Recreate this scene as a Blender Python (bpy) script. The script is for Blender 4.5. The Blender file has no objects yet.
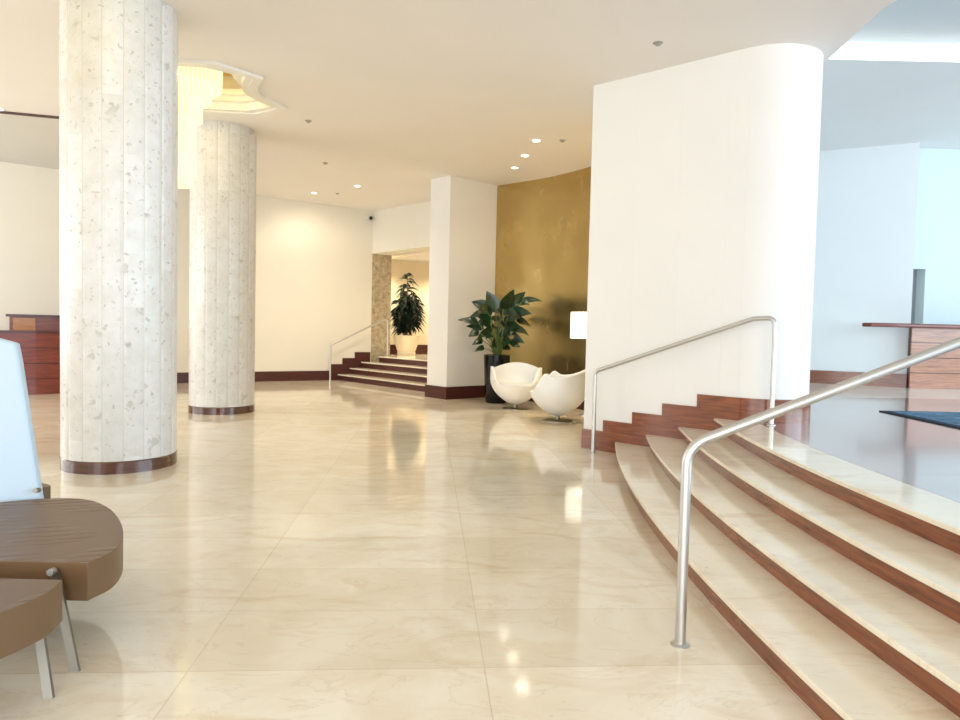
import bpy, bmesh, math, random
from mathutils import Vector, Matrix
from mathutils.geometry import tessellate_polygon
random.seed(7)
S = bpy.context.scene
COL = S.collection

# ------------------------------------------------------------------ camera, world, light
H, PITCH, ROLL, FPX = 1.4, .0426, .0227, 697.7
cd = bpy.data.cameras.new('camera'); cam = bpy.data.objects.new('camera', cd); COL.objects.link(cam)
cd.sensor_fit = 'HORIZONTAL'; cd.sensor_width = 36; cd.lens = FPX / 960 * 36; cd.clip_end = 200
F = Vector((0, math.cos(PITCH), -math.sin(PITCH))); r0 = Vector((1, 0, 0)); u0 = Vector((0, math.sin(PITCH), math.cos(PITCH)))
R = math.cos(ROLL) * r0 + math.sin(ROLL) * u0; U = -math.sin(ROLL) * r0 + math.cos(ROLL) * u0
M = Matrix((R, U, -F)).transposed().to_4x4(); M.translation = Vector((0, 0, H)); cam.matrix_world = M
S.camera = cam
S.view_settings.view_transform = 'Standard'; S.view_settings.look = 'None'
S.view_settings.gamma = 1; S.view_settings.use_curve_mapping = False
S.view_settings.exposure = 0.95

w = bpy.data.worlds.new('world'); S.world = w; w.use_nodes = True
bg = w.node_tree.nodes['Background']; bg.inputs[0].default_value = (.80, .91, 1.0, 1); bg.inputs[1].default_value = 1.0

def area(name, loc, target, size, power, col, sy=None, spread=None):
    l = bpy.data.lights.new(name, 'AREA'); l.energy = power; l.color = col; l.size = size
    if sy: l.shape = 'RECTANGLE'; l.size_y = sy
    if spread: l.spread = spread
    o = bpy.data.objects.new(name, l); COL.objects.link(o); o.location = loc
    d = Vector(target) - Vector(loc); o.rotation_euler = d.to_track_quat('-Z', 'Y').to_euler(); return o
# daylight through the glass front behind the camera and the windows to the right of the landing
area('front_window_daylight', (-2, -6.6, 2.4), (-2, 8, 1.6), 14, 300, (.96, .98, 1.0), 3.6)
area('right_window_daylight', (13.2, 2.5, 3.0), (3, 7.5, 1.4), 10, 430, (.62, .84, 1.0), 3.8)
area('lobby_side_fill', (-13.2, 8, 2.4), (0, 9, 1.5), 10, 240, (.90, .95, 1.0), 3.2)  # unseen area lamp added at the closed left wall to brighten the lobby

# ------------------------------------------------------------------ materials
MATS = {}
def mat(name, base=(.8, .8, .8), rough=.5, metal=0, spec=.5, coat=0, emis=None, estr=0):
    m = bpy.data.materials.new(name); m.use_nodes = True; b = m.node_tree.nodes['Principled BSDF']
    b.inputs['Base Color'].default_value = (*base, 1); b.inputs['Roughness'].default_value = rough
    b.inputs['Metallic'].default_value = metal; b.inputs['Specular IOR Level'].default_value = spec
    b.inputs['Coat Weight'].default_value = coat; b.inputs['Coat Roughness'].default_value = .1
    if emis: b.inputs['Emission Color'].default_value = (*emis, 1); b.inputs['Emission Strength'].default_value = estr
    MATS[name] = m; return m
def N(m, typ, **kw):
    n = m.node_tree.nodes.new(typ)
    for k, v in kw.items():
        if k in n.inputs: n.inputs[k].default_value = v
        else: setattr(n, k, v)
    return n
def L(m, a, b): m.node_tree.links.new(a, b)
def bsdf(m): return m.node_tree.nodes['Principled BSDF']
def coords(m, rot=0, scale=(1, 1, 1), loc=(0, 0, 0), kind='Object'):
    t = N(m, 'ShaderNodeTexCoord'); mp = N(m, 'ShaderNodeMapping')
    mp.inputs['Rotation'].default_value = (0, 0, rot) if not isinstance(rot, tuple) else rot
    mp.inputs['Scale'].default_value = scale; mp.inputs['Location'].default_value = loc
    L(m, t.outputs[kind], mp.inputs[0]); return mp.outputs[0]
def ramp(m, fac, stops):
    r = N(m, 'ShaderNodeValToRGB'); e = r.color_ramp.elements
    while len(e) > 1: e.remove(e[-1])
    for i, (p, c) in enumerate(stops):
        x = e[0] if i == 0 else e.new(p)
        x.position = p; x.color = (*c, 1)
    L(m, fac, r.inputs[0]); return r.outputs[0]
def mix(m, a, b, fac, mode='MIX'):
    n = N(m, 'ShaderNodeMix', data_type='RGBA', blend_type=mode)
    for s, v in ((6, a), (7, b), (0, fac)):
        if hasattr(v, 'links') or hasattr(v, 'is_linked'): L(m, v, n.inputs[s])
        elif isinstance(v, tuple): n.inputs[s].default_value = (*v, 1)
        else: n.inputs[s].default_value = v
    return n.outputs[2]

TH = .0732
def marble(name, tiles=True, c1=(.88, .81, .68), c2=(.80, .70, .54), rough=.075):
    m = mat(name, rough=rough, spec=.5); v = coords(m)
    n1 = N(m, 'ShaderNodeTexNoise', Scale=1.3, Detail=8.0, Roughness=.62, Distortion=1.2); L(m, v, n1.inputs['Vector'])
    c = ramp(m, n1.outputs[0], [(.34, c2), (.5, tuple((p + q) / 2 for p, q in zip(c1, c2))), (.62, c1)])
    # elongated beige clouds
    v2 = coords(m, rot=-.35, scale=(.9, 1.9, 1)); n2 = N(m, 'ShaderNodeTexNoise', Scale=1.5, Detail=10.0, Roughness=.62, Distortion=1.6); L(m, v2, n2.inputs['Vector'])
    f2 = ramp(m, n2.outputs[0], [(.52, (0, 0, 0)), (.70, (.75, .75, .75))])
    c = mix(m, c, (.72, .57, .40), f2)
    # thin veins and small pits
    n3 = N(m, 'ShaderNodeTexNoise', Scale=1.3, Detail=5.0, Roughness=.55, Distortion=2.0); L(m, v2, n3.inputs['Vector'])
    f3 = ramp(m, n3.outputs[0], [(.488, (0, 0, 0)), (.5, (.2, .2, .2)), (.512, (0, 0, 0))])
    c = mix(m, c, (.50, .39, .27), f3)
    n4 = N(m, 'ShaderNodeTexNoise', Scale=26.0, Detail=3.0); L(m, v2, n4.inputs['Vector'])
    n5 = N(m, 'ShaderNodeTexNoise', Scale=1.1, Detail=2.0); L(m, v, n5.inputs['Vector'])
    f4 = ramp(m, n4.outputs[0], [(.68, (0, 0, 0)), (.74, (.6, .6, .6))]); g4 = ramp(m, n5.outputs[0], [(.5, (0, 0, 0)), (.62, (1, 1, 1))])
    c = mix(m, c, (.45, .37, .28), mix(m, f4, g4, 1.0, 'MULTIPLY'))
    if tiles:
        # Mapping (point): rotate then translate so that joints fall on u=.255, w=.415
        vt = coords(m, rot=-TH, loc=(-.255, -.415, 0))
        b = N(m, 'ShaderNodeTexBrick', offset=0.0, offset_frequency=2, squash=1.0); L(m, vt, b.inputs['Vector'])
        b.inputs['Scale'].default_value = 1; b.inputs['Brick Width'].default_value = 1.2; b.inputs['Row Height'].default_value = .604
        b.inputs['Mortar Size'].default_value = .0028; b.inputs['Mortar Smooth'].default_value = .2
        b.inputs['Color1'].default_value = (1, 1, 1, 1); b.inputs['Color2'].default_value = (.90, .885, .85, 1); b.inputs['Mortar'].default_value = (.80, .75, .68, 1)
        c = mix(m, c, b.outputs[0], 1.0, 'MULTIPLY')
    L(m, c, bsdf(m).inputs['Base Color']); return m
FLOOR = marble('cream_marble_tiles'); TREAD = marble('cream_marble_tread', False, (.90, .83, .68), (.84, .74, .57), .1)
BORDER = marble('pale_marble', False, (.86, .80, .70), (.80, .72, .60), .12)

def wood(name, c1, c2, rough=.25, scale=(1, 1, 14), rot=(0, 0, 0), coat=.4, sc=3.0):
    m = mat(name, rough=rough, coat=coat); v = coords(m, rot=rot, scale=scale)
    n = N(m, 'ShaderNodeTexNoise', Scale=sc, Detail=8.0, Roughness=.6, Distortion=.6); L(m, v, n.inputs['Vector'])
    c = ramp(m, n.outputs[0], [(.3, c2), (.65, c1)]); L(m, c, bsdf(m).inputs['Base Color']); return m
WOOD = wood('mahogany', (.30, .085, .03), (.12, .03, .014), .22)
WOODD = wood('dark_mahogany', (.10, .020, .014), (.035, .008, .007), .3, coat=.15)
WOODL = wood('warm_cherry_boards', (.50, .21, .10), (.27, .095, .045), .3)
WOODO = wood('orange_maple', (.50, .20, .06), (.36, .13, .035), .35)
WOODR = wood('red_cherry', (.24, .045, .022), (.12, .02, .012), .3, coat=.2)
BASEB = wood('brown_base_band', (.13, .045, .025), (.06, .022, .015), .16, coat=.5)
def board_floor():
    m = wood('dark_board_floor', (.55, .38, .34), (.36, .23, .20), .22, (1.2, 16, 1), coat=1.0, sc=2.0); bs = bsdf(m)
    src = bs.inputs['Base Color'].links[0].from_socket
    b = N(m, 'ShaderNodeTexBrick', offset=.37, offset_frequency=2); L(m, coords(m, rot=-TH), b.inputs['Vector'])
    b.inputs['Scale'].default_value = 1; b.inputs['Brick Width'].default_value = 1.3; b.inputs['Row Height'].default_value = .11
    b.inputs['Mortar Size'].default_value = .0015; b.inputs['Color1'].default_value = (1, 1, 1, 1); b.inputs['Color2'].default_value = (.6, .6, .6, 1); b.inputs['Mortar'].default_value = (.3, .3, .3, 1)
    L(m, mix(m, src, b.outputs[0], 1.0, 'MULTIPLY'), bs.inputs['Base Color']); return m
BOARD = board_floor()

def plaster(name, c, rough=.55):
    m = mat(name, c, rough, spec=.3); v = coords(m)
    n = N(m, 'ShaderNodeTexNoise', Scale=.9, Detail=4.0); L(m, v, n.inputs['Vector'])
    col = ramp(m, n.outputs[0], [(.3, tuple(x * .97 for x in c)), (.7, c)]); L(m, col, bsdf(m).inputs['Base Color'])
    n2 = N(m, 'ShaderNodeTexNoise', Scale=60.0, Detail=3.0); L(m, v, n2.inputs['Vector'])
    bp = N(m, 'ShaderNodeBump', Strength=.06, Distance=.002); L(m, n2.outputs[0], bp.inputs['Height']); L(m, bp.outputs[0], bsdf(m).inputs['Normal'])
    return m
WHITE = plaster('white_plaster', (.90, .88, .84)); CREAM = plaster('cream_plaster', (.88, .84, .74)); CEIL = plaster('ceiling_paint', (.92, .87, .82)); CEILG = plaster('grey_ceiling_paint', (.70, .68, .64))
WARM = plaster('warm_plaster', (.84, .74, .55)); COOL = plaster('cool_white_plaster', (.86, .88, .88))
CYAN = plaster('cyan_lit_plaster', (.68, .77, .78))  # cyan light falling on this wall is put into its base colour
TRAY = plaster('tray_daylight_tint', (.60, .66, .68))  # bluish cast of the daylight is put into the tray colour
TRIMW = mat('white_moulding', (.9, .87, .8), .4)

def column_stone():
    m = mat('speckled_column_stone', rough=.32, spec=.4); t = N(m, 'ShaderNodeTexCoord')
    sx = N(m, 'ShaderNodeSeparateXYZ'); L(m, t.outputs['Object'], sx.inputs[0])
    at = N(m, 'ShaderNodeMath', operation='ARCTAN2'); L(m, sx.outputs[1], at.inputs[0]); L(m, sx.outputs[0], at.inputs[1])
    k = N(m, 'ShaderNodeMath', operation='MULTIPLY'); k.inputs[1].default_value = 18 / (2 * math.pi); L(m, at.outputs[0], k.inputs[0])
    fl = N(m, 'ShaderNodeMath', operation='FLOOR'); L(m, k.outputs[0], fl.inputs[0])
    zz = N(m, 'ShaderNodeMath', operation='MULTIPLY'); zz.inputs[1].default_value = .72; L(m, sx.outputs[2], zz.inputs[0])
    za = N(m, 'ShaderNodeMath', operation='MULTIPLY_ADD'); L(m, fl.outputs[0], za.inputs[0]); za.inputs[1].default_value = .37; L(m, zz.outputs[0], za.inputs[2])
    zf = N(m, 'ShaderNodeMath', operation='FLOOR'); L(m, za.outputs[0], zf.inputs[0])
    cb = N(m, 'ShaderNodeCombineXYZ'); L(m, fl.outputs[0], cb.inputs[0]); L(m, zf.outputs[0], cb.inputs[1])
    wn = N(m, 'ShaderNodeTexWhiteNoise'); L(m, cb.outputs[0], wn.inputs['Vector'])
    base = ramp(m, wn.outputs[0], [(0, (.72, .70, .67)), (.5, (.76, .745, .72)), (1, (.82, .81, .80))])
    off = N(m, 'ShaderNodeVectorMath', operation='MULTIPLY_ADD'); L(m, cb.outputs[0], off.inputs[0]); off.inputs[1].default_value = (3.3, 5.1, 2.0); L(m, t.outputs['Object'], off.inputs[2])
    V = off.outputs[0]
    n = N(m, 'ShaderNodeTexNoise', Scale=7.0, Detail=9.0, Roughness=.65); L(m, V, n.inputs['Vector'])
    c = mix(m, base, ramp(m, n.outputs[0], [(.3, (.86, .84, .80)), (.62, (1, 1, 1))]), .85, 'MULTIPLY')
    n2 = N(m, 'ShaderNodeTexNoise', Scale=5.5, Detail=4.0, Roughness=.5, Distortion=.5); L(m, V, n2.inputs['Vector'])
    c = mix(m, c, (.44, .40, .34), ramp(m, n2.outputs[0], [(.64, (0, 0, 0)), (.68, (.55, .55, .55))]))
    n3 = N(m, 'ShaderNodeTexNoise', Scale=24.0, Detail=3.0, Distortion=.4); L(m, V, n3.inputs['Vector'])
    c = mix(m, c, (.42, .38, .33), ramp(m, n3.outputs[0], [(.62, (0, 0, 0)), (.70, (.7, .7, .7))]))
    fr = N(m, 'ShaderNodeMath', operation='FRACT'); L(m, k.outputs[0], fr.inputs[0])
    pp_ = N(m, 'ShaderNodeMath', operation='PINGPONG'); pp_.inputs[1].default_value = .5; L(m, fr.outputs[0], pp_.inputs[0])
    c = mix(m, (.60, .56, .50), c, ramp(m, pp_.outputs[0], [(.0, (0, 0, 0)), (.035, (1, 1, 1))]))
    L(m, c, bsdf(m).inputs['Base Color']); return m
STONE = column_stone()
def jamb_stone():
    m = mat('mottled_beige_stone', rough=.4); v = coords(m)
    n = N(m, 'ShaderNodeTexNoise', Scale=9.0, Detail=9.0, Roughness=.75); L(m, v, n.inputs['Vector'])
    L(m, ramp(m, n.outputs[0], [(.36, (.28, .22, .14)), (.5, (.50, .42, .29)), (.66, (.66, .58, .43))]), bsdf(m).inputs['Base Color']); return m
JAMB = jamb_stone()
def gold():
    m = mat('polished_gold_panel', (.62, .40, .10), .22, metal=1); v = coords(m)
    n = N(m, 'ShaderNodeTexNoise', Scale=1.6, Detail=3.0, Roughness=.5); L(m, v, n.inputs['Vector'])
    L(m, ramp(m, n.outputs[0], [(.3, (.53, .39, .155)), (.7, (.60, .45, .19))]), bsdf(m).inputs['Base Color'])
    n2 = N(m, 'ShaderNodeTexNoise', Scale=130.0, Detail=2.0); L(m, v, n2.inputs['Vector'])
    L(m, ramp(m, n.outputs[0], [(.3, (.2, .2, .2)), (.7, (.3, .3, .3))]), bsdf(m).inputs['Roughness'])
    bp = N(m, 'ShaderNodeBump', Strength=.12, Distance=.003); L(m, n2.outputs[0], bp.inputs['Height']); L(m, bp.outputs[0], bsdf(m).inputs['Normal']); return m
GOLD = gold()
STEEL = mat('brushed_steel', (.60, .59, .57), .42, metal=1); CHROME = mat('polished_chrome', (.27, .25, .21), .38, metal=1)
def leather():
    m = mat('brown_leather', (.15, .082, .036), .4, spec=.5); v = coords(m)
    vo = N(m, 'ShaderNodeTexVoronoi', Scale=260.0); L(m, v, vo.inputs['Vector'])
    bp = N(m, 'ShaderNodeBump', Strength=.22, Distance=.001); L(m, vo.outputs[0], bp.inputs['Height'])
    wv = N(m, 'ShaderNodeTexWave', bands_direction='Y', wave_profile='SIN', Scale=4.5, Distortion=3.5, Detail=1.5); wv.inputs['Detail Scale'].default_value = .6
    L(m, coords(m, rot=-.3, scale=(1, 1, 0)), wv.inputs['Vector'])
    pn = N(m, 'ShaderNodeTexNoise', Scale=2.6, Detail=1.0); L(m, v, pn.inputs['Vector']); pm = ramp(m, pn.outputs[0], [(.46, (0, 0, 0)), (.6, (1, 1, 1))])
    ge = N(m, 'ShaderNodeNewGeometry'); gz = N(m, 'ShaderNodeSeparateXYZ'); L(m, ge.outputs['True Normal'], gz.inputs[0]); gm = ramp(m, gz.outputs[2], [(.85, (0, 0, 0)), (.98, (1, 1, 1))])
    sharp = ramp(m, wv.outputs[1], [(.0, (0, 0, 0)), (.35, (.85, .85, .85)), (1, (1, 1, 1))])
    hh = mix(m, mix(m, sharp, pm, 1.0, 'MULTIPLY'), gm, 1.0, 'MULTIPLY')
    b2 = N(m, 'ShaderNodeBump', Strength=.7, Distance=.009); L(m, hh, b2.inputs['Height']); L(m, bp.outputs[0], b2.inputs['Normal'])
    L(m, b2.outputs[0], bsdf(m).inputs['Normal']); return m
LEATHER = leather()
SHELL = mat('white_leatherette', (.92, .92, .90), .3); PANEL = mat('pale_lacquer', (.50, .61, .70), .35)
BLACKPOT = mat('black_gloss_ceramic', (.004, .004, .005), .1, spec=.3); POTW = mat('cream_ceramic', (.85, .77, .60), .4); SOIL = mat('soil', (.03, .02, .012), .9)
def leafm(name, a, b, rough=.3):
    m = mat(name, rough=rough, coat=.2); n = N(m, 'ShaderNodeTexNoise', Scale=6.0, Detail=3.0); L(m, coords(m), n.inputs['Vector'])
    L(m, ramp(m, n.outputs[0], [(.35, a), (.65, b)]), bsdf(m).inputs['Base Color']); return m
LEAF = leafm('broad_green_leaf', (.004, .018, .006), (.014, .055, .014), .3); LEAF2 = leafm('dark_palm_leaf', (.003, .007, .004), (.008, .018, .007), .8); bsdf(LEAF2).inputs['Coat Weight'].default_value = 0; bsdf(LEAF2).inputs['Specular IOR Level'].default_value = .2
LEAF3 = leafm('fresh_green_leaf', (.22, .42, .04), (.45, .70, .10), .4); STEM = mat('green_stem', (.16, .22, .06), .5); CANE = mat('brown_cane', (.12, .075, .04), .7)
SHADE = mat('white_lamp_shade', (.9, .88, .8), .7, emis=(1, .93, .8), estr=.75)
GLOW = mat('downlight_lens', (1, 1, 1), .4, emis=(1, .93, .8), estr=2.6); COVE = mat('cove_strip', (1, 1, 1), .5, emis=(1, .94, .80), estr=.7)
BLACK = mat('black_plastic', (.02, .02, .02), .35); GREYP = mat('grey_plastic', (.42, .40, .37), .5); DARKL = mat('dark_metal_line', (.10, .05, .04), .5); NICHE = mat('grey_door_leaf', (.33, .38, .40), .6)
def chand():
    m = mat('warm_glass_strips', (.5, .44, .26), .35); v = coords(m); sx = N(m, 'ShaderNodeSeparateXYZ'); L(m, v, sx.inputs[0])
    at = N(m, 'ShaderNodeMath', operation='ARCTAN2'); L(m, sx.outputs[1], at.inputs[0]); L(m, sx.outputs[0], at.inputs[1])
    k = N(m, 'ShaderNodeMath', operation='MULTIPLY'); k.inputs[1].default_value = 60; L(m, at.outputs[0], k.inputs[0])
    s = N(m, 'ShaderNodeMath', operation='SINE'); L(m, k.outputs[0], s.inputs[0])
    c = ramp(m, s.outputs[0], [(.0, (1, .82, .34)), (.5, (1, .92, .55))])
    L(m, c, bsdf(m).inputs['Emission Color']); bsdf(m).inputs['Emission Strength'].default_value = .6; return m
GLASS = chand()
def rugm():
    m = mat('blue_rug_pile', rough=.95); n = N(m, 'ShaderNodeTexNoise', Scale=3.0, Detail=7.0, Roughness=.7, Distortion=1.5); L(m, coords(m, scale=(1, 3, 1)), n.inputs['Vector'])
    L(m, ramp(m, n.outputs[0], [(.38, (.012, .035, .07)), (.52, (.07, .17, .28)), (.66, (.22, .36, .46))]), bsdf(m).inputs['Base Color']); return m
RUG = rugm(); RUGB = mat('black_rug_border', (.006, .010, .022), .9)

# ------------------------------------------------------------------ mesh helpers
def link(name, bm, m, parent=None, loc=None, smooth=False, auto=None):
    me = bpy.data.meshes.new(name)
    if loc is None and parent is not None: loc = Vector(parent['_o']) if '_o' in parent else Vector((0, 0, 0))
    loc = Vector(loc) if loc is not None else Vector((0, 0, 0))
    bmesh.ops.recalc_face_normals(bm, faces=bm.faces[:]); bmesh.ops.translate(bm, verts=bm.verts[:], vec=-loc)
    for f in bm.faces: f.smooth = smooth or (auto is not None)
    if auto is not None:
        for e in bm.edges:
            if len(e.link_faces) == 2 and e.calc_face_angle(0) > auto: e.smooth = False
    bm.to_mesh(me); bm.free(); o = bpy.data.objects.new(name, me); me.materials.append(m); COL.objects.link(o)
    if parent is not None:
        o.parent = parent
        if '_o' in parent and parent.type != 'EMPTY': pass
    else: o.location = loc
    o['_o'] = list(loc)
    return o
def thing(name, label, cat, loc, group=None):
    o = bpy.data.objects.new(name, None); COL.objects.link(o); o.location = loc; o['_o'] = list(loc); o.empty_display_size = .1
    o['label'] = label; o['category'] = cat
    if group: o['group'] = group
    return o
def tag(o, label, cat, group=None):
    o['label'] = label; o['category'] = cat
    if group: o['group'] = group
    return o
def struct(name, bm, m, parent=None, **k):
    o = link(name, bm, m, parent, **k)
    if parent is None: o['kind'] = 'structure'
    return o
def B(): return bmesh.new()
def prism(bm, pts, z0, z1, zf=None):
    """closed 2D outline extruded; z1 may be a function (x,y)->z"""
    a = [bm.verts.new((p[0], p[1], z0(*p) if callable(z0) else z0)) for p in pts]; b = [bm.verts.new((p[0], p[1], z1(*p) if callable(z1) else z1)) for p in pts]
    n = len(pts)
    for i in range(n): bm.faces.new((a[i], a[(i + 1) % n], b[(i + 1) % n], b[i]))
    for vs, zz in ((a, 0), (b, 1)):
        for t in tessellate_polygon([[Vector((p[0], p[1], 0)) for p in pts]]):
            try: bm.faces.new([vs[i] for i in t])
            except ValueError: pass
    return bm
def box(bm, x0, x1, y0, y1, z0, z1): return prism(bm, [(x0, y0), (x1, y0), (x1, y1), (x0, y1)], z0, z1)
def offset(path, d):
    """offset an open 2D path to its right side by d"""
    out = []
    for i, p in enumerate(path):
        a = Vector(path[max(i - 1, 0)]); b = Vector(path[min(i + 1, len(path) - 1)]); p = Vector(p)
        if 0 < i < len(path) - 1:
            t1 = (p - a).normalized(); t2 = (b - p).normalized(); n1 = Vector((t1.y, -t1.x)); n2 = Vector((t2.y, -t2.x)); n = n1 + n2
            n = n / max(.3, (1 + n1.dot(n2)))
        else:
            t = (b - a).normalized(); n = Vector((t.y, -t.x))
        out.append((p.x + n.x * d, p.y + n.y * d))
    return out
def strip(bm, path, d0, d1, z0, z1):
    a = offset(path, d0); b = offset(path, d1); return prism(bm, a + b[::-1], z0, z1)
def lathe(bm, prof, c, seg=48, cap=True):
    rings = []
    for r, z in prof:
        rings.append([bm.verts.new((c[0] + r * math.cos(2 * math.pi * i / seg), c[1] + r * math.sin(2 * math.pi * i / seg), z)) for i in range(seg)])
    for a, b in zip(rings, rings[1:]):
        for i in range(seg): bm.faces.new((a[i], a[(i + 1) % seg], b[(i + 1) % seg], b[i]))
    if cap: bm.faces.new(rings[0][::-1]); bm.faces.new(rings[-1])
    return bm
def tube(bm, pts, r, seg=12, r1=None):
    pts = [Vector(p) for p in pts]; rings = []; ref = Vector((.13, .27, 1)).normalized(); prev = None
    for i, p in enumerate(pts):
        t = (pts[min(i + 1, len(pts) - 1)] - pts[max(i - 1, 0)]).normalized()
        if prev is None:
            n = t.cross(ref); n = n.normalized() if n.length > .15 else t.cross(Vector((1, 0, 0))).normalized()
        else: n = (prev - t * prev.dot(t)).normalized()
        prev = n; b = t.cross(n); rr = r if r1 is None else r + (r1 - r) * i / (len(pts) - 1)
        rings.append([bm.verts.new(p + rr * (math.cos(2 * math.pi * k / seg) * n + math.sin(2 * math.pi * k / seg) * b)) for k in range(seg)])
    for a, b in zip(rings, rings[1:]):
        for i in range(seg): bm.faces.new((a[i], a[(i + 1) % seg], b[(i + 1) % seg], b[i]))
    bm.faces.new(rings[0][::-1]); bm.faces.new(rings[-1]); return bm
def fillet(pts, r, n=8):
    """round the inner corners of a 3D polyline"""
    pts = [Vector(p) for p in pts]; out = [pts[0]]
    for a, p, b in zip(pts, pts[1:], pts[2:]):
        d1 = (a - p).normalized(); d2 = (b - p).normalized(); ang = d1.angle(d2); t = r / math.tan(ang / 2)
        p0 = p + d1 * t; p1 = p + d2 * t
        c = p + (d1 + d2).normalized() * (r / math.sin(ang / 2))
        v0 = p0 - c; v1 = p1 - c
        for i in range(n + 1):
            w0_ = v0.angle(v1); f_ = i / n; out.append(c + (v0 * math.sin((1 - f_) * w0_) + v1 * math.sin(f_ * w0_)) / math.sin(w0_) if w0_ > 1e-4 else p0)
    out.append(pts[-1]); return out
def bev(o, wd, seg=2):
    m = o.modifiers.new('bevel', 'BEVEL'); m.width = wd; m.segments = seg; m.limit_method = 'ANGLE'; m.angle_limit = math.radians(40); return o

def zc(x, y): return 4.282 - .02258 * x + .01044 * y          # lobby ceiling
RS, ZL = .1345, .538                                         # riser, landing level
RS2, ZL2 = .16, .64
CX, CY = 23.154, 3.94
def arc(Rr, y0, y1, n=48):
    return [(CX - math.sqrt(Rr * Rr - (y0 + (y1 - y0) * i / n - CY) ** 2), y0 + (y1 - y0) * i / n) for i in range(n + 1)]
un = Vector((.657, -.754)); nn = Vector((.754, .657))

# ------------------------------------------------------------------ floor, ceiling
struct('floor', box(B(), -14, 14, -7, 24, -.2, 0), FLOOR)
struct('floor_landing_boards', prism(B(), arc(20.574, -5, 7.6)[::-1] + [] + [(14, -5), (14, 10.95), (3.1, 10.03), (3.0, 8.3)][:0] + [(14, -5), (14, 10.95), (3.1, 10.03), (2.95, 8.2)], .4, ZL), BOARD)
struct('floor_landing_stone', prism(B(), [(3.1, 10.03), (14, 10.95), (14, 16), (2.7, 16), (2.7, 10.03)], .4, ZL), BORDER)
# coffer outline (rounded-in short ends, clipped corners)
ccx, ccy, cth = -3.93, 9.25, .04
def coffer_outline(cx, cy, g=0.0):
    hx, hy = 1.12 + g, .97 + g; q = []
    def arcside(x, s):
        return [(x - s * (.20 * math.sin(math.pi * i / 10)), s * (-.60 + 1.2 * i / 10)) for i in range(11)]
    q += arcside(hx, 1)
    q += [(hx - .42, hy)]; q += [(-hx + .42, hy)]
    q += arcside(-hx, -1)
    q += [(-hx + .42, -hy), (hx - .42, -hy)]
    c, s = math.cos(cth), math.sin(cth)
    return [(cx + x * c - y * s, cy + x * s + y * c) for x, y in q]
COF = [(-3.95, 9.22), (-3.66, 5.0)]
def ceiling_mesh():
    bm = B(); outer = [(-14, -7), (5.4, -7), (3.43, 6.2), (3.54, 7.5), (3.3, 8.7), (3.0, 16), (3.0, 24), (-14, 24)]
    loops = [outer] + [coffer_outline(*c)[::-1] for c in COF]
    flat = [p for l in loops for p in l]
    lo = [bm.verts.new((x, y, zc(x, y))) for x, y in flat]; hi = [bm.verts.new((x, y, 5.35)) for x, y in flat]
    tri = tessellate_polygon([[Vector((x, y, 0)) for x, y in l] for l in loops])
    for t in tri: bm.faces.new([lo[i] for i in t]); bm.faces.new([hi[i] for i in t])
    k = 0
    for l in loops:
        n = len(l)
        for i in range(n): bm.faces.new((lo[k + i], lo[k + (i + 1) % n], hi[k + (i + 1) % n], hi[k + i]))
        k += n
    return bm
struct('ceiling', ceiling_mesh(), CEIL)
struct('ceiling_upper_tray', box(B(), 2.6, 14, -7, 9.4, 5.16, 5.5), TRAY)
struct('ceiling_landing_soffit', box(B(), 3.05, 14, 9.0, 14.5, 4.93, 5.16), COOL)
struct('trim_1', box(B(), 3.05, 14, 8.94, 8.995, 4.935, 5.08), COVE)
for (cx, cy), k in zip(COF, (0, 1)):
    z = zc(cx, cy); loops = [(0.06, z - .035, z + .02), (-.03, z - .015, z + .09), (-.10, z + .09, z + .16), (-.16, z + .16, z + .24)]
    bm = B()
    for g, a, b in loops:
        inn = coffer_outline(cx, cy, g - .10); out = coffer_outline(cx, cy, g + .02); n = len(inn)
        vs = [[bm.verts.new((x, y, zz + (zc(x, y) - z))) for x, y in pp] for pp, zz in ((out, a), (inn, a), (inn, b), (out, b))]
        for p, q in zip(vs, vs[1:] + vs[:1]):
            for i in range(n): bm.faces.new((p[i], p[(i + 1) % n], q[(i + 1) % n], q[i]))
    struct('trim_%d' % (2 + k), bm, TRIMW)
    struct('ceiling_coffer_panel', prism(B(), coffer_outline(cx, cy, .02), z + .50, z + .56), plaster('gold_lit_coffer_%d' % k, (.85, .62, .24)))  # gold light of the chandelier is put into the panel colour

# ------------------------------------------------------------------ walls
def wl(p0, p1, th, z0, z1, name, m):
    return struct(name, strip(B(), [p0, p1], 0, -th, z0, z1), m)
yb = lambda x: 20.84 + .64 * x
# walk left->right with the room on the right hand side: offset to the right is towards the camera
wl((-14, yb(-14)), (-2.97, yb(-2.97)), .3, 0, 4.9, 'wall_back', CREAM)
C0 = Vector((-2.97, yb(-2.97))); K = Vector((-.66, 13.93)); KL = K - un * .65
hd = [C0 - un * .0, C0 + un * 4.9]
struct('wall_header', prism(B(), [tuple(hd[0]), tuple(hd[1]), tuple(hd[1] + nn * .55), tuple(hd[0] + nn * .55)], 3.4, 4.9), CREAM)
struct('wall_stone_jamb', prism(B(), [tuple(C0), tuple(C0 + nn * .62), tuple(C0 + nn * .62 - un * .3), tuple(C0 - un * .3 + nn*.05)], .3, 3.4), JAMB)
struct('wall_pillar', prism(B(), [tuple(K), tuple(K + nn * 1.9), tuple(KL + nn * 1.9), tuple(KL)], 0, 4.9), WHITE)
ba = Vector((-4.6, 19.4)); bb = Vector((2.2, 23.4))
wl(tuple(ba), tuple(bb), .2, .3, 4.0, 'wall_alcove', WARM)
wl(tuple(bb), tuple(K + nn * 1.9), .2, .3, 4.0, 'wall_alcove_right', WARM)
struct('ceiling_alcove', prism(B(), [tuple(C0 + nn * .5), tuple(C0 + un * 4.9 + nn * .5), (2.2, 23.6), (-4.7, 19.6)], 3.4, 3.5), CEIL)
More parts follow.
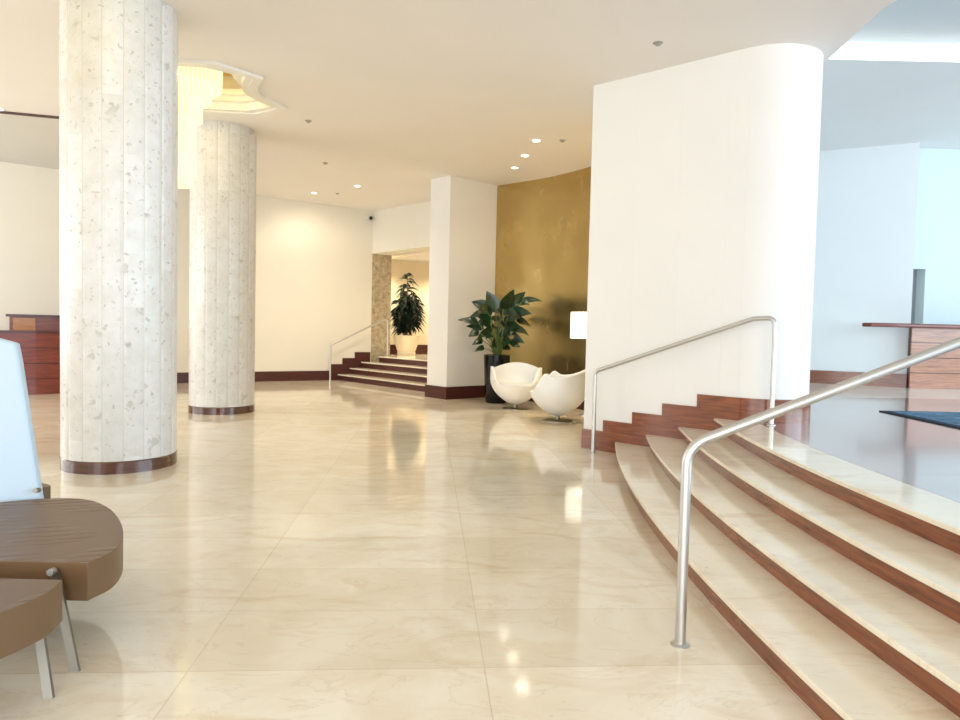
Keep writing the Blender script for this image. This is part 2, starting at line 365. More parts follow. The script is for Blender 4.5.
GP = [(.28, 14.74), (.40, 14.62), (.70, 14.3), (1.02, 13.97), (1.28, 13.65), (1.52, 13.3), (1.73, 12.95), (1.91, 12.6), (2.06, 12.2), (2.2, 11.6), (2.3, 10.9), (2.32, 10.2), (2.3, 9.4)]
struct('wall_gold', strip(B(), GP, 0, -.25, 0, 4.9), GOLD, auto=.6)
struct('wall_landing_partition', strip(B(), [(2.3, 9.3), (2.55, 10.2), (2.5, 11.5), (2.3, 12.5), (2.2, 16)][::-1], -.3, -.55, 0, 5.1), COOL)
# curved white wall block at the stair
P0 = (1.28, 8.45); P1 = (2.65, 7.12)
line = lambda X: (X, P0[1] + (P1[1] - P0[1]) / (P1[0] - P0[0]) * (X - P0[0]))
nose = [(3.0 + .49 * math.cos(math.radians(a)), 7.475 + .49 * math.sin(math.radians(a))) for a in range(-135, 1, 9)]
BLK = [P0] + [(P0[0] + (P1[0] - P0[0]) * i / 12, P0[1] + (P1[1] - P0[1]) * i / 12) for i in range(1, 13)] + nose + [(3.49, 8.6), (2.95, 9.65), (1.50, 9.65)]
struct('wall_curved_block', prism(B(), BLK, 0, lambda x, y: zc(x, y) + .12), WHITE, auto=.5)
for X_ in (1.72, 2.12, 2.5):
    a_ = line(X_); b_ = line(X_ + .006); struct('trim_wall_seam', strip(B(), [a_, b_], .0025, -.01, .6, 4.25), WHITE)
# landing walls
w0 = Vector((2.4, 15.42)); w1 = Vector((7.76, 12.62))
wl(tuple(w0), tuple(w1), .3, .4, 5.0, 'wall_landing', COOL)
w2 = Vector((8.02, 12.92)); 
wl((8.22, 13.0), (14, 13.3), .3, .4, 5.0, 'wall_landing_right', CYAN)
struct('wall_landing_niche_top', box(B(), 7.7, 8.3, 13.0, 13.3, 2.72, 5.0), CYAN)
struct('door_1', box(B(), 7.7, 8.3, 13.24, 13.3, .5, 2.72), NICHE)
wl((-14, -7), (-14, 24), .3, 0, 5, 'wall_left', WHITE)
# baseboards
BBH = .245
struct('baseboard_back', strip(B(), [(-14, yb(-14)), (-3.935, yb(-3.935))], .022, -.02, 0, .25), WOODD)
bm = B()
for k, (a, b) in enumerate(((-3.935, -3.654), (-3.654, -3.363), (-3.363, -2.99))):
    strip(bm, [(a, yb(a)), (b, yb(b))], .022 + .0005 * k, -.02, 0, .26 + RS2 * (k + 1))
struct('baseboard_back_stepped', bm, WOODD)
pp = [tuple(K + nn * 1.15), tuple(K), tuple(KL), tuple(KL + nn * .95)]
struct('baseboard_pillar', strip(B(), [tuple(p) for p in [Vector(q) for q in pp]][::-1], .03, -.02, 0, .25), WOODD)
struct('baseboard_gold', strip(B(), GP[:], .025, -.02, 0, .2), WOODD)
struct('baseboard_alcove', strip(B(), [tuple(ba), tuple(bb)], .03, -.02, .5, ZL2 + .28), WOODD)
# stepped wooden skirting on the curved wall
xs = [1.28, 1.489, 1.77, 2.041, 2.335]
def skirt(path, z0, z1, name): return struct(name, strip(B(), path, .022, -.03, z0, z1), WOOD, auto=.5)
skirt([(1.42, 9.3), P0, line(xs[1])], 0, BBH - .01, 'baseboard_curved_wall')
for k in range(1, 4): skirt([line(xs[k]), line(xs[k + 1])], 0, BBH - .01 + RS * k, 'baseboard_curved_wall_step')
skirt([line(xs[4])] + [line(2.5)] + [(2.65, 7.12)] + nose + [(3.49, 8.5)], .12, BBH - .01 + RS * 4, 'baseboard_curved_wall_landing')
struct('baseboard_landing', strip(B(), [tuple(w0), tuple(w1)], .025, -.02, .5, ZL + .245), WOOD)

# dark line across the far left ceiling
struct('trim_4', prism(B(), [(-12, 9.75), (-4.6, 11.30), (-4.6, 11.34), (-12, 9.79)], lambda x, y: zc(x, y) - .035, lambda x, y: zc(x, y) + .01), DARKL)
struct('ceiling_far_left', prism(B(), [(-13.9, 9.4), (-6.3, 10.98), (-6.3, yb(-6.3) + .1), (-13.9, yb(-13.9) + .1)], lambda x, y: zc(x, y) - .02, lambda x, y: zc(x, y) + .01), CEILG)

# window wall behind the camera and beside the landing (mullions and panes out of frame)
bm = B()
for i in range(10): box(bm, -13.8 + i * 3.05, -13.7 + i * 3.05, -7.05, -6.95, 0, 5.2)
box(bm, -13.8, 13.9, -7.05, -6.95, 4.9, 5.4); struct('window_1', bm, TRIMW)

# ------------------------------------------------------------------ main staircase
Rb = [21.918, 21.576, 21.242, 20.904, 20.574]; NO = [.036, .045, .05, .055]
YT = [8.22, 7.92, 7.60, 7.30, 7.2]
st = thing('curved_staircase', 'wide curved staircase with four cream marble treads and mahogany risers beside the white curved wall', 'staircase', (2.2, 3.5, 0))
for k in range(4):
    yt = YT[k]
    a = arc(Rb[k], -5, yt); b = arc(Rb[k] - .03, -5, yt)
    link('riser', prism(B(), a + b[::-1], RS * k, RS * (k + 1) - .028), WOOD, st, auto=.5)
    inner = Rb[k + 1] + (.0 if k == 3 else -.04)
    a = arc(Rb[k] + NO[k], -5, yt + .02); b = arc(inner, -5, (YT[k + 1] + .1) if k < 3 else 7.28)
    o = link('tread', prism(B(), a + b[::-1], RS * (k + 1) - .028, RS * (k + 1) + (.0008 if k == 3 else 0)), TREAD, st, auto=.5); bev(o, .006)

def railing(name, label, pts, base, r=.023, rr=.13, loc=None):
    t = thing(name, label, 'handrail', (pts[0][0], pts[0][1], pts[0][2]))
    link('rail', tube(B(), fillet(pts, rr), r, 20), STEEL, t, auto=.8)
    for bpt in base:
        link('base_flange', lathe(B(), [(.042, bpt[2]), (.042, bpt[2] + .006), (.026, bpt[2] + .012)], bpt, 24), STEEL, t, auto=.6)
    return t
railing('handrail', 'near brushed steel handrail rising over the curved steps to the right edge', [(.933, 3.096, 0), (.933, 3.096, .905), (3.0, 3.175, 1.77), (3.15, 3.18, 1.77), (3.15, 3.18, ZL)][:2] + [(3.05, 3.177, 1.752), (3.05, 3.177, ZL)], [(.933, 3.096, 0), (3.05, 3.177, ZL)], .0235)
railing('handrail', 'farther steel handrail with two posts in front of the white curved wall', [(1.342, 8.085, 0), (1.342, 8.085, .955), (2.83, 6.80, 1.60), (2.852, 6.79, 1.602)][:2] + [(2.72, 6.90, 1.60), (2.852, 6.79, 1.60)][:0] + [(2.70, 6.93, 1.575), (2.86, 6.79, 1.585), (2.86, 6.79, ZL)], [(1.342, 8.085, 0), (2.86, 6.79, ZL)], .023, .07)
railing('handrail', 'slim metal handrail against the far wall beside the small back stairs', [(-3.87, 18.03, 0), (-3.87, 18.03, .93), (-2.62, 18.9, 1.62), (-2.52, 18.95, 1.62), (-2.52, 18.95, ZL2)], [(-3.87, 18.03, 0), (-2.52, 18.95, ZL2)], .024, .05)

# ------------------------------------------------------------------ back staircase
bs = thing('back_staircase', 'small straight flight of four dark-wood stairs with pale nosings at the back opening', 'staircase', (-2.2, 17, 0))
sA = -16.35; sB = -11.62
def band(n0, n1, s0=sA, s1=sB):
    f = lambda n, s: tuple(nn * n + un * s)
    return [f(n0, s0), f(n0, s1), f(n1, s1), f(n1, s0)]
for k in range(4):
    n0 = 9.27 + .33 * k
    s0 = [-16.32, -16.28, -16.24, -15.9][k]
    link('riser', prism(B(), band(n0, n0 + .02, s0), RS2 * k, RS2 * (k + 1) - .03), WOODD, bs)
    link('tread', prism(B(), band(n0 - .02, (n0 + .36) if k < 3 else n0 + .4, s0), RS2 * (k + 1) - .03, RS2 * (k + 1)), TREAD, bs)
struct('floor_alcove', prism(B(), [tuple(nn * 10.60 + un * -15.9), tuple(nn * 10.60 + un * sB), (2.2, 23.4), (-4.6, 19.4), tuple(nn * 10.9 + un * -16.2)], .45, ZL2 - .001), TREAD)

# ------------------------------------------------------------------ columns
def column(c, r, label):
    t = thing('stone_column', label, 'column', (c[0], c[1], 0), 'round stone columns')
    bm = B(); nf = 18; sub = 6; rings = []
    top = zc(*c) + .1
    for z in (.115, top):
        ring = []
        for i in range(nf):
            for j in range(sub):
                f = j / sub; a = (i + f) * 2 * math.pi / nf
                rr = r * (.4 * math.cos(math.pi / nf) / math.cos((f - .5) * 2 * math.pi / nf) + .6)
                if j == 0: rr -= .006
                ring.append(bm.verts.new((c[0] + rr * math.cos(a), c[1] + rr * math.sin(a), z)))
        rings.append(ring)
    n = len(rings[0])
    for i in range(n): bm.faces.new((rings[0][i], rings[0][(i + 1) % n], rings[1][(i + 1) % n], rings[1][i]))
    bm.faces.new(rings[0][::-1]); bm.faces.new(rings[1])
    link('shaft', bm, STONE, t)
    link('base_band', lathe(B(), [(r + .004, 0), (r + .004, .105), (r - .004, .115)], c, 96), BASEB, t, auto=.5)
column((-3.53, 6.841), .512, 'nearer thick round stone column of vertical panels, in front of the chandelier')
column((-4.148, 11.22), .50, 'farther round stone column standing clear of the far cream wall')

# ------------------------------------------------------------------ chandeliers
def chandelier(c, label):
    c = (c[0] - .08, c[1])
    t = thing('chandelier', label, 'chandelier', (c[0], c[1], 3.2), 'tiered chandeliers')
    z = zc(*c) + .50
    tiers = [(.56, .55, z - .49, z - .02), (.43, .42, z - .66, z - .25), (.32, .31, z - .92, z - .55), (.235, .20, 3.2, z - .85)]
    for r1, r0_, a, b in tiers:
        bm = B(); seg = 120; rings = []
        for rr, zz in ((r0_, a), (r1, b)):
            rings.append([bm.verts.new((c[0] + (rr + .008 * (i % 2)) * math.cos(2 * math.pi * i / seg), c[1] + (rr + .008 * (i % 2)) * math.sin(2 * math.pi * i / seg), zz)) for i in range(seg)])
        for rr, zz in ((r0_ - .02, a), (r1 - .02, b)):
            rings.append([bm.verts.new((c[0] + rr * math.cos(2 * math.pi * i / seg), c[1] + rr * math.sin(2 * math.pi * i / seg), zz)) for i in range(seg)])
        for A_, B_ in ((0, 1), (2, 3), (0, 2), (1, 3)):
            for i in range(seg): bm.faces.new((rings[A_][i], rings[A_][(i + 1) % seg], rings[B_][(i + 1) % seg], rings[B_][i]))
        link('glass_tier', bm, GLASS, t)
    link('ceiling_plate', lathe(B(), [(.50, z - .03), (.58, z - .02), (.58, z)], c, 64), TRIMW, t)
    link('stem', tube(B(), [(c[0], c[1], 3.6), (c[0], c[1], z - .02)], .03), STEEL, t)
chandelier(COF[0], 'glowing tiered chandelier in the ceiling coffer, partly behind the nearer column')
chandelier(COF[1], 'glowing tiered chandelier cut off at the top left corner')
for (cx, cy) in COF:
    for dx in (-.75, .75):
        l = bpy.data.lights.new('coffer_light', 'POINT'); l.energy = 30; l.color = (1, .80, .40); l.shadow_soft_size = .08
        o = bpy.data.objects.new('coffer_light', l); COL.objects.link(o); o.location = (cx + dx, cy, 4.62)

# ------------------------------------------------------------------ ceiling fittings
def downlight(p, label, power=30, target=None):
    z = zc(*p); t = thing('downlight', label, 'ceiling light', (p[0], p[1], z - .012), 'recessed ceiling downlights')
    tr_ = link('trim_ring', lathe(B(), [(.075, z - .012), (.085, z - .004), (.085, z)], p, 24), TRIMW, t)
    link('lens', lathe(B(), [(.06, z - .016), (.06, z - .012)], p, 24), GLOW, tr_)
    l = bpy.data.lights.new('downlight_lamp', 'SPOT'); l.energy = power; l.color = (1, .88, .68); l.spot_size = math.radians(140); l.spot_blend = .8; l.shadow_soft_size = .11
    o = bpy.data.objects.new('downlight_lamp', l); COL.objects.link(o); o.location = (p[0], p[1], z - .05)
    if target: o.rotation_euler = (Vector(target) - o.location).to_track_quat('-Z', 'Y').to_euler()
downlight((-3.99, 16.55), 'lit downlight left of the security camera, nearer the columns', 60, (-4.3, 18.0, 1.3))
downlight((-2.78, 15.45), 'lit downlight above the route to the back stairs', 170)
downlight((.80, 11.0), 'lit downlight nearest the curved wall, first of three in a line', 18)
downlight((.69, 12.0), 'lit downlight in the middle of the line of three near the gold wall', 18)
downlight((.56, 12.95), 'lit downlight farthest of the line of three near the gold wall', 18)
downlight((-7.3, 10.6), 'lit downlight at the far left edge beside the dark ceiling line', 130)
downlight((1.95, 10.95), 'unseen downlight added behind the curved wall to light the greenery', 90)  # added out of view to brighten the plant and lower gold wall
for p, d in (((-3.43, 16.5), 'small grey sprinkler head between two downlights near the far wall'), ((1.2, 10.95), 'small grey sprinkler head right of the line of three downlights'),
             ((-2.63, 10.5), 'small grey sprinkler head right of the farther column top'), ((-3.0, 13.3), 'small grey sprinkler head in the open ceiling before the back stairs'),
             ((1.71, 7.12), 'small grey sprinkler head near the top of the curved white wall'), ((-1.75, 5.9), 'small grey sprinkler head at the top edge right of the nearer column')):
    z = zc(*p); o = link('sprinkler_head', lathe(B(), [(.018, z - .03), (.03, z - .022), (.02, z - .01), (.05, z - .006), (.05, z)], p, 20), GREYP, None, loc=(p[0], p[1], z)); tag(o, d, 'sprinkler', 'ceiling sprinkler heads')
q = Vector((-3.0, yb(-3.0) - .10)); t = thing('security_camera', 'tiny dark security camera high in the corner of the far wall', 'security camera', (q.x, q.y, 4.32))
link('bracket', box(B(), q.x - .02, q.x + .05, q.y, q.y + .14, 4.34, 4.38), TRIMW, t); bm = B(); bmesh.ops.create_uvsphere(bm, u_segments=20, v_segments=12, radius=.05, matrix=Matrix.Translation((q.x, q.y - .02, 4.33))); link('dome', bm, BLACK, t, smooth=True)
bm = B(); box(bm, q.x - .2, q.x - .07, q.y - .01, q.y + .07, 4.31, 4.37); link('housing', bm, TRIMW, t)

# ------------------------------------------------------------------ seats
def cushion(pts, z0, z1, bevw=.02):
    bm = prism(B(), pts, z0, z1); bmesh.ops.remove_doubles(bm, verts=bm.verts[:], dist=1e-5); return bm
def smooth_outline(pts, sharp, n=5):
    """Catmull-Rom through the points except at sharp corners"""
    out = []; m = len(pts)
    for i in range(m):
        p1, p2 = Vector(pts[i]), Vector(pts[(i + 1) % m])
        if i in sharp and (i + 1) % m in sharp: out.append(tuple(p1)); continue
        p0 = Vector(pts[i - 1]) if i not in sharp else p1 * 2 - p2; p3 = Vector(pts[(i + 2) % m]) if (i + 1) % m not in sharp else p2 * 2 - p1
        for k in range(n):
            t_ = k / n; out.append(tuple(.5 * ((2 * p1) + (-p0 + p2) * t_ + (2 * p0 - 5 * p1 + 4 * p2 - p3) * t_ * t_ + (-p0 + 3 * p1 - 3 * p2 + p3) * t_ ** 3)))
    return out
SEAT = [(x - .018, y) for x, y in [(-1.557, 2.795), (-1.535, 2.95), (-1.60, 3.16), (-1.75, 3.42), (-1.94, 3.66), (-2.12, 3.80), (-2.30, 3.82), (-2.52, 3.72), (-2.78, 3.45), (-2.95, 3.1), (-3.0, 2.795)]]
def bolt(bm, p, d, r=.014, l=.03):
    return tube(bm, [Vector(p), Vector(p) + Vector(d).normalized() * l], r, 14)
def flatleg(bm, top, foot, w=.036, t=.014):
    top, foot = Vector(top), Vector(foot); v = []
    for p in (foot, top):
        for sx, sy in ((-1, -1), (1, -1), (1, 1), (-1, 1)): v.append(bm.verts.new((p.x + sx * w / 2, p.y + sy * t / 2, p.z)))
    for f in ((3, 2, 1, 0), (4, 5, 6, 7), (0, 1, 5, 4), (1, 2, 6, 5), (2, 3, 7, 6), (3, 0, 4, 7)): bm.faces.new([v[i] for i in f])
    return bm
def petal(label, tr, legs, back=None, loc=(0, 0, 0)):
    t = thing('lounge_seat', label, 'seat', loc, 'brown leather lounge seats')
    o = link('cushion', cushion([tr(*p) for p in smooth_outline(SEAT, {0, 10})], .262, .42), LEATHER, t, auto=.7); bev(o, .026, 5)
    for top, foot in legs:
        lg = link('leg', flatleg(B(), top, foot), CHROME, t)
        link('bolt', bolt(B(), (top[0] + .0, top[1] - .004, top[2] + .005), (0, -1 if top[1] < 3.2 else 1, .1)), STEEL, lg, auto=.6)
    return t
s1 = petal('farther brown leather lounge seat with rounded end, below the tall pale backrest', lambda x, y: (x, y),
      [((-1.70, 2.782, .385), (-1.592, 2.738, 0)), ((-2.85, 2.782, .385), (-2.95, 2.738, 0)), ((-2.3, 3.62, .28), (-2.28, 3.68, 0))], loc=(-2.2, 3.2, 0))
bm = B(); n_ = 12
vv = []
def backp(s, q, d):
    # s along width 0..1 (0 = right edge), q height 0..1
    x = (-2.43 - .16 * q) + (-1.0) * s; y = 3.86 + .02 * q - .30 * s - .10 * math.sin(math.pi * s) + d; z = .30 + (1.30 - .30) * q
    z -= .03 * (1 - min(1, s / .1)) ** 2 * (q > .99); z -= (.0) ; return (x, y, z)
g = [[[bm.verts.new(backp(i / n_, j / 8, d)) for j in range(9)] for i in range(n_ + 1)] for d in (0, .05)]
for i in range(n_):
    for j in range(8):
        for k in (0, 1): bm.faces.new((g[k][i][j], g[k][i + 1][j], g[k][i + 1][j + 1], g[k][i][j + 1]))
for i in range(n_):
    for j in (0, 8): bm.faces.new((g[0][i][j], g[0][i + 1][j], g[1][i + 1][j], g[1][i][j]))
for j in range(8):
    for i in (0, n_): bm.faces.new((g[0][i][j], g[0][i][j + 1], g[1][i][j + 1], g[1][i][j]))
bo = link('backrest', bm, PANEL, s1, auto=.6); bev(bo, .012, 3); bo['label'] = 'tall pale blue-white backrest'
link('backrest_bolt', bolt(B(), (-2.44, 3.85, .455), (0, -1, .15), .014, .035), CHROME, s1)
petal('nearest brown leather lounge seat at the bottom left corner', lambda x, y: (x + .012, 5.40 - y),
      [((-1.66, 2.60, .30), (-1.572, 2.535, 0)), ((-2.85, 2.60, .30), (-2.95, 2.535, 0)), ((-2.3, 1.78, .28), (-2.28, 1.72, 0))], loc=(-2.2, 2.2, 0))
petal('dark end of a brown lounge seat just behind the tall pale backrest', lambda x, y: (x * .9 - 1.13, y * .25 + 3.36),
      [((-2.9, 4.15, .28), (-2.88, 4.12, 0)), ((-3.6, 4.15, .28), (-3.65, 4.12, 0)), ((-3.2, 4.25, .28), (-3.2, 4.28, 0))], loc=(-3.2, 4.2, 0))

# ------------------------------------------------------------------ egg chairs
def egg_chair(c, front, label, s=1.0, seed=0):
    t = thing('tulip_armchair', label, 'armchair', (c[0], c[1], 0), 'white tulip armchairs')
    fa = math.atan2(front[1], front[0]); seg = 72
    def rim(ph):   # ph from front, 0..pi
        a = abs(ph); q_ = min(1, max(0, (a - .62) / .55)); q_ = q_ * q_ * (3 - 2 * q_)
        back = .5 * (1 + math.cos(min(math.pi, abs(math.pi - a) * 1.9)))
        return .45 + .25 * q_ + .065 * math.exp(-((a - 1.28) / .15) ** 2) + .12 * back
    def pt(ph, q, inset=0):
        h = rim(ph); z0 = .07
        zz = z0 + (h - z0) * q; u_ = min(1.0, (zz - z0) / .47)
        r = .47 * (math.sin(u_ * math.pi / 2) ** .60) * (1 - .05 * max(0, zz - .55) / .25)
        r *= 1.0 + .05 * math.exp(-((abs(ph) - 1.28) / .2) ** 2) * max(0, zz - .55) / .2
        r = max(r - inset, .02)
        return Vector((c[0] + s * r * math.cos(fa + ph), c[1] + s * r * math.sin(fa + ph), s * zz))
    bm = B(); rows = [0.0, .03, .08, .15, .25, .36, .48, .6, .72, .82, .9, .96, 1.0]
    outer = [[bm.verts.new(pt(-math.pi + 2 * math.pi * i / seg, q)) for i in range(seg)] for q in rows]
    inn = [[bm.verts.new(pt(-math.pi + 2 * math.pi * i / seg, q, .05) + Vector((0, 0, .0))) for i in range(seg)] for q in rows[::-1][:8]]
    allr = outer + inn
    for a, b in zip(allr, allr[1:]):
        for i in range(seg): bm.faces.new((a[i], a[(i + 1) % seg], b[(i + 1) % seg], b[i]))
    bm.faces.new(outer[0][::-1]); bm.faces.new(inn[-1])
    link('shell', bm, SHELL, t, smooth=True)
    bm = lathe(B(), [(.30, .26), (.37, .30), (.395, .37), (.385, .42), (.30, .45), (.1, .457)], (0, 0), 48)
    for v in bm.verts: v.co = Vector((c[0] + s * v.co.x, c[1] + s * v.co.y, s * v.co.z))
    link('seat_cushion', bm, SHELL, t, smooth=True)
    link('pedestal', lathe(B(), [(.05, .012), (.04, .03), (.035, .10)], c, 24), CHROME, t, auto=.6)
    link('base_disc', lathe(B(), [(.23, 0), (.23, .008), (.06, .02)], c, 48), CHROME, t, auto=.6)
egg_chair((.66, 12.55), (-.10, -1), 'white tulip-shaped swivel armchair facing the room, beside the black planter')
egg_chair((1.25, 11.0), (-.96, .25), 'nearer white tulip-shaped swivel armchair turned sideways, cut off by the curved wall', 1.0)

for x, y in ((-2.6, 19.6), (-.9, 20.4)):
    l = bpy.data.lights.new('alcove_lamp', 'SPOT'); l.energy = 150; l.color = (1, .86, .62); l.spot_size = math.radians(140); l.spot_blend = .8; l.shadow_soft_size = .1
    o = bpy.data.objects.new('alcove_lamp', l); COL.objects.link(o); o.location = (x, y, 3.36)
# ------------------------------------------------------------------ floor lamp behind wall edge
t = thing('floor_lamp', 'white square-edged lamp shade glowing at the edge of the curved wall', 'lamp', (1.84, 11.75, 0))
lc = (1.84, 11.75)
bm = lathe(B(), [(.33, 1.30), (.33, 1.74)], lc, 48, cap=False); o = link('lamp_shade', bm, SHADE, t, smooth=True); o.modifiers.new('s', 'SOLIDIFY').thickness = .006
link('pole', tube(B(), [(lc[0], lc[1], .02), (lc[0], lc[1], 1.5)], .012), STEEL, t); link('base', lathe(B(), [(.14, 0), (.14, .02), (.02, .03)], lc, 32), STEEL, t)
link('bulb', lathe(B(), [(.02, 1.46), (.035, 1.5), (.03, 1.55), (.01, 1.57)], lc, 16), SHADE, t, smooth=True)
l = bpy.data.lights.new('floor_lamp_bulb', 'POINT'); l.energy = 14; l.color = (1, .88, .66); l.shadow_soft_size = .05
o = bpy.data.objects.new('floor_lamp_bulb', l); COL.objects.link(o); o.location = (lc[0], lc[1], 1.62)

# ------------------------------------------------------------------ plants
def leaf(bm, base, d, up, ln, wd, droop, fold=.25, n=8, sh=.55):
    d = Vector(d).normalized(); side = d.cross(Vector(up)).normalized(); nrm = side.cross(d).normalized(); prev = None; p = Vector(base); dirn = d.copy()
    for i in range(n + 1):
        f = i / n; wv = wd * (math.sin(math.pi * min(1, f ** sh)) ** .9 if 0 < f < 1 else 0) * .5 + .0015
        dd = (dirn - Vector((0, 0, 1)) * droop * f).normalized(); 
        if i: p = p + dd * ln / n
        nr = side.cross(dd).normalized()
        row = [bm.verts.new(p - side * wv + nr * wv * fold), bm.verts.new(p), bm.verts.new(p + side * wv + nr * wv * fold)]
        if prev:
            bm.faces.new((prev[0], row[0], row[1], prev[1])); bm.faces.new((prev[1], row[1], row[2], prev[2]))
        prev = row
def pot_plant(c, label, specs, pot_prof, mleaf, potm, top, name='potted_plant', wd=.13, group=None, potname='pot'):
    t = thing(name, label, 'potted plant', (c[0], c[1], pot_prof[0][1]))
    o = link(potname, lathe(B(), pot_prof, c, 48), potm, t, smooth=False, auto=.7)
    rr, zz = pot_prof[-1]
    link('soil', lathe(B(), [(rr * .9, zz - .005), (rr * .9, zz + .006)], c, 32), SOIL, o)
    lf, sb = B(), B()
    for (dx, dy, z, ln, wdd, dr, pitch) in specs:
        b0 = Vector((c[0] + dx * .15, c[1] + dy * .15, top)); tip = Vector((c[0] + dx, c[1] + dy, z))
        mid = b0.lerp(tip, .5) + Vector((-dx * .25, -dy * .25, .06))
        pts = [b0.lerp(mid, k / 4).lerp(mid.lerp(tip, k / 4), k / 4) for k in range(5)]
        tube(sb, pts, .011, 6, .006)
        hd_ = Vector((dx, dy, 0)); hd_ = hd_.normalized() if hd_.length > .05 else Vector((1, 0, 0)); leaf(lf, tip, hd_ + Vector((0, 0, pitch)), (hd_.x * .3 + rnd.uniform(-.35, .35), hd_.y * .3 - rnd.uniform(.3, .9), rnd.uniform(.25, .7)), ln, wdd * 1.35, dr * .8)
    link('stems', sb, STEM, t, smooth=True); link('foliage', lf, mleaf, t, smooth=True); return t
rnd = random.Random(3); sp = []
# (dx, dy, z, length, width, droop, pitch)
for dx, dy, z, ln, wv, dr, pi_ in ((-.38, -.1, 1.50, .42, .12, .5, .35), (-.30, .1, 1.66, .34, .17, 1.4, .3), (-.36, -.2, 1.33, .26, .14, 1.2, .1), (-.28, -.15, 1.16, .26, .12, 1.3, .2), (-.2, -.2, 1.72, .32, .20, 1.5, .5),
    (-.05, .0, 1.75, .42, .22, .4, 2.6), (.10, -.05, 1.78, .44, .22, .5, 2.4), (.02, -.2, 1.58, .36, .24, 1.3, .4), (.18, -.22, 1.62, .38, .24, 1.1, .5), (.25, .05, 1.85, .40, .18, .5, 1.4), (.30, -.1, 1.70, .38, .17, 1.2, .6),
    (.36, .0, 1.55, .32, .15, 1.5, .3), (.34, -.1, 1.38, .30, .14, 1.6, .3), (.30, -.2, 1.22, .28, .13, 1.5, .3), (.12, -.25, 1.34, .28, .15, 1.4, .3), (-.12, -.25, 1.28, .28, .15, 1.4, .3), (-.15, -.2, 1.50, .32, .18, 1.3, .5),
    (.0, .25, 1.7, .36, .2, .8, 1.0), (.2, .25, 1.55, .34, .18, 1.0, .6), (-.2, .25, 1.5, .34, .18, 1.0, .6), (.05, -.22, 1.14, .24, .13, 1.2, .3), (.45, .02, 1.93, .42, .10, .9, .5), (.2, -.1, 1.45, .3, .18, 1.0, .4), (-.02, -.1, 1.42, .3, .2, 1.0, .4), (-.25, .0, 1.8, .3, .17, .8, .9)):
    sp.append((dx, dy, z + .04, ln, wv, dr, pi_)); sp.append((dx * .6 + rnd.uniform(-.08, .08), dy * .6 + .05, z - rnd.uniform(-.02, .14), ln * .85, wv, dr, pi_))
pot_plant((.33, 13.55), 'broad-leaved green plant in a tall glossy black pot by the gold wall', sp, [(.20, 0), (.215, .04), (.235, .4), (.255, .8), (.26, .93), (.235, .935), (.23, .90)], LEAF, BLACKPOT, .9, 'potted_plant')
# greenery in the lounge corner, seen only as a reflection in the gold wall
sp = []
for i in range(80):
    a = rnd.uniform(-1.0, 1.9); rr = rnd.uniform(.02, .2); sp.append((rr * math.cos(a), rr * math.sin(a), rnd.uniform(1.0, 2.0), rnd.uniform(.25, .36), rnd.uniform(.12, .2), 1.0, rnd.uniform(.2, 1.6)))
pot_plant((2.02, 10.3), 'fresh green plant behind the curved wall, mirrored in the gold wall', sp, [(.15, 0), (.19, .3), (.21, .6), (.18, .605), (.17, .58)], LEAF3, POTW, .58, 'potted_plant')

# dracaena in a cream bowl on the back landing
c = (-2.13, 20.1); t = thing('potted_palm', 'dark bushy palm in a wide cream bowl on the landing above the back stairs', 'potted plant', (c[0], c[1], ZL2))
link('bowl', lathe(B(), [(.25, ZL2), (.27, ZL2 + .04), (.25, ZL2 + .10), (.27, ZL2 + .14), (.34, ZL2 + .36), (.39, ZL2 + .56), (.35, ZL2 + .565), (.33, ZL2 + .52)], c, 48), POTW, t, auto=.7)
link('soil', lathe(B(), [(.32, ZL2 + .52), (.32, ZL2 + .53)], c, 32), SOIL, t)
sb, lf = B(), B()
for i in range(9):
    a = rnd.uniform(0, 6.28); r_ = rnd.uniform(.02, .13); topz = [3.1, 2.8, 2.45, 2.3, 1.95, 2.55, 1.8, 2.25, 2.1][i]; sx = [0, -.14, .2, -.24, .3, .14, -.2, .34, -.30][i]
    p0 = Vector((c[0] + r_ * math.cos(a), c[1] + r_ * math.sin(a), ZL2 + .5)); p1 = Vector((c[0] + sx, c[1] + rnd.uniform(-.2, .2), topz - .12))
    tube(sb, [p0, p0.lerp(p1, .5) + Vector((.02, 0, 0)), p1], .014, 6)
    for k in range(60):
        f = rnd.uniform(.38, 1.0); b_ = p0.lerp(p1, f); az = rnd.uniform(0, 6.28); ln = rnd.uniform(.30, .50) * (1 if f < .92 else .7)
        leaf(lf, b_, (math.cos(az), math.sin(az), rnd.uniform(-.2, .9)), (rnd.uniform(-.4, .4), -.7, .5), ln, .06, 1.5, .3, 5, .6)
link('canes', sb, CANE, t, smooth=True); link('foliage', lf, LEAF2, t, smooth=True)

# ------------------------------------------------------------------ reception desks
def boards(parent, path, d0, z0, z1, n, m, gap=.012, th=.03, name='front_boards'):
    bm = B(); hh = (z1 - z0) / n
    for i in range(n): strip(bm, path, d0 + th, d0, z0 + i * hh + (gap if i else 0), z0 + (i + 1) * hh)
    return link(name, bm, m, parent)
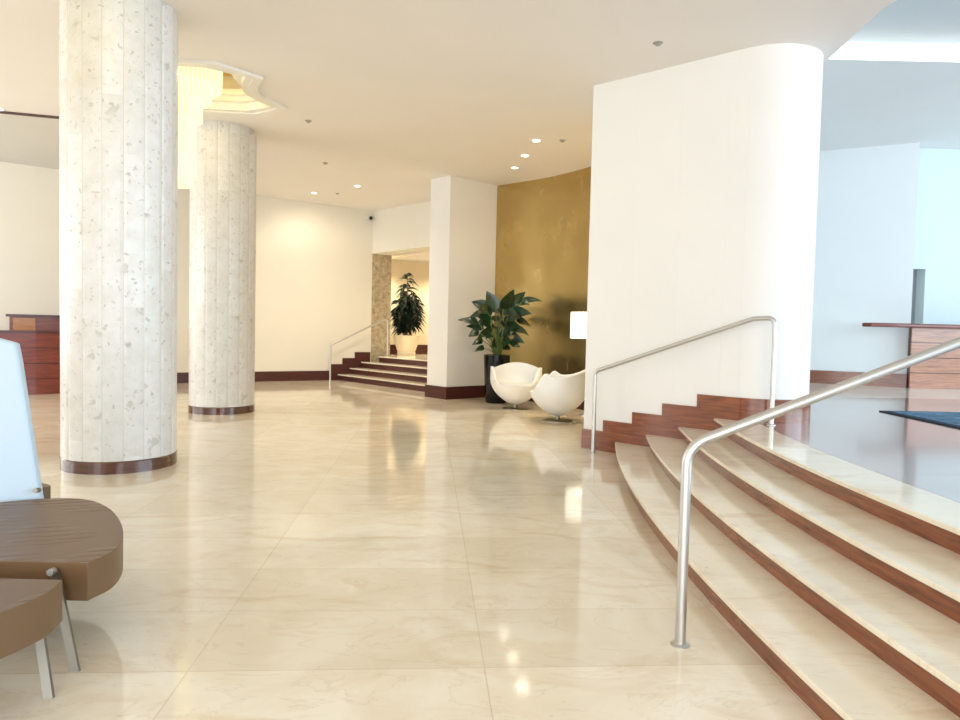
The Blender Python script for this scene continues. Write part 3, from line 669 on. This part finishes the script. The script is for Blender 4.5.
# right desk on the landing
t = thing('reception_desk', 'warm wooden desk with a long overhanging top on the raised landing at right', 'desk', (8.8, 12.6, ZL))
dp = [(7.68, 12.47), (10.6, 12.62)]
link('carcass', prism(B(), [(7.70, 12.49), (10.6, 12.64), (10.6, 12.9), (7.72, 12.60)], ZL, 1.62), WOODD, t)
boards(t, dp, .0, ZL, 1.62, 4, WOODL, .014)
top = [(6.88, 12.32), (7.3, 12.26), (10.7, 12.40), (10.7, 12.88), (7.67, 12.56), (7.0, 12.62), (6.80, 12.48)]
bev(link('desk_top', prism(B(), top, 1.62, 1.69), WOODR, t), .02, 3)
# left desk
t = thing('reception_counter', 'low dark red wooden counter of horizontal boards behind the tall pale backrest', 'desk', (-8.4, 13.2, 0))
lp = [(-9.6, 11.8), (-8.36, 13.1), (-7.3, 14.3)]
link('carcass', prism(B(), [lp[0], lp[1], lp[2], (-7.7, 14.65), (-10.0, 12.15)], 0, 1.16), WOODD, t)
boards(t, lp, 0, 0, 1.16, 4, WOODR, .016, .03)
link('counter_top', strip(B(), lp, .06, -.5, 1.16, 1.20), WOODD, t)
t = thing('back_counter', 'taller wooden back counter with one orange panel, behind the low red counter', 'cabinet', (-9.2, 14.6, 0))
bp_ = [(-9.35, 13.85), (-8.3, 14.5)]
link('carcass', strip(B(), bp_, 0, -.45, 0, 1.46), WOODR, t)
link('end_panel', strip(B(), [(-9.3, 13.88), (-8.98, 14.08)], .02, 0, .9, 1.44), WOODO, t)
link('cabinet_top', strip(B(), [(-9.40, 13.82), (-8.25, 14.53)], .05, -.5, 1.46, 1.51), WOODD, t)

# ------------------------------------------------------------------ rug
t = thing('area_rug', 'blue and black patterned rug lying on the dark boards of the landing', 'rug', (6, 6.8, ZL))
rg = [(4.78, 8.31), (7.4, 8.42), (7.55, 5.2), (4.66, 5.1)]
link('border', prism(B(), rg, ZL, ZL + .012), RUGB, t)
link('pile', prism(B(), [(4.86, 8.24), (7.32, 8.35), (7.47, 5.28), (4.74, 5.18)], ZL + .012, ZL + .018), RUG, t)

# tidy helper properties
for o in bpy.data.objects:
    if '_o' in o:
        del o['_o']
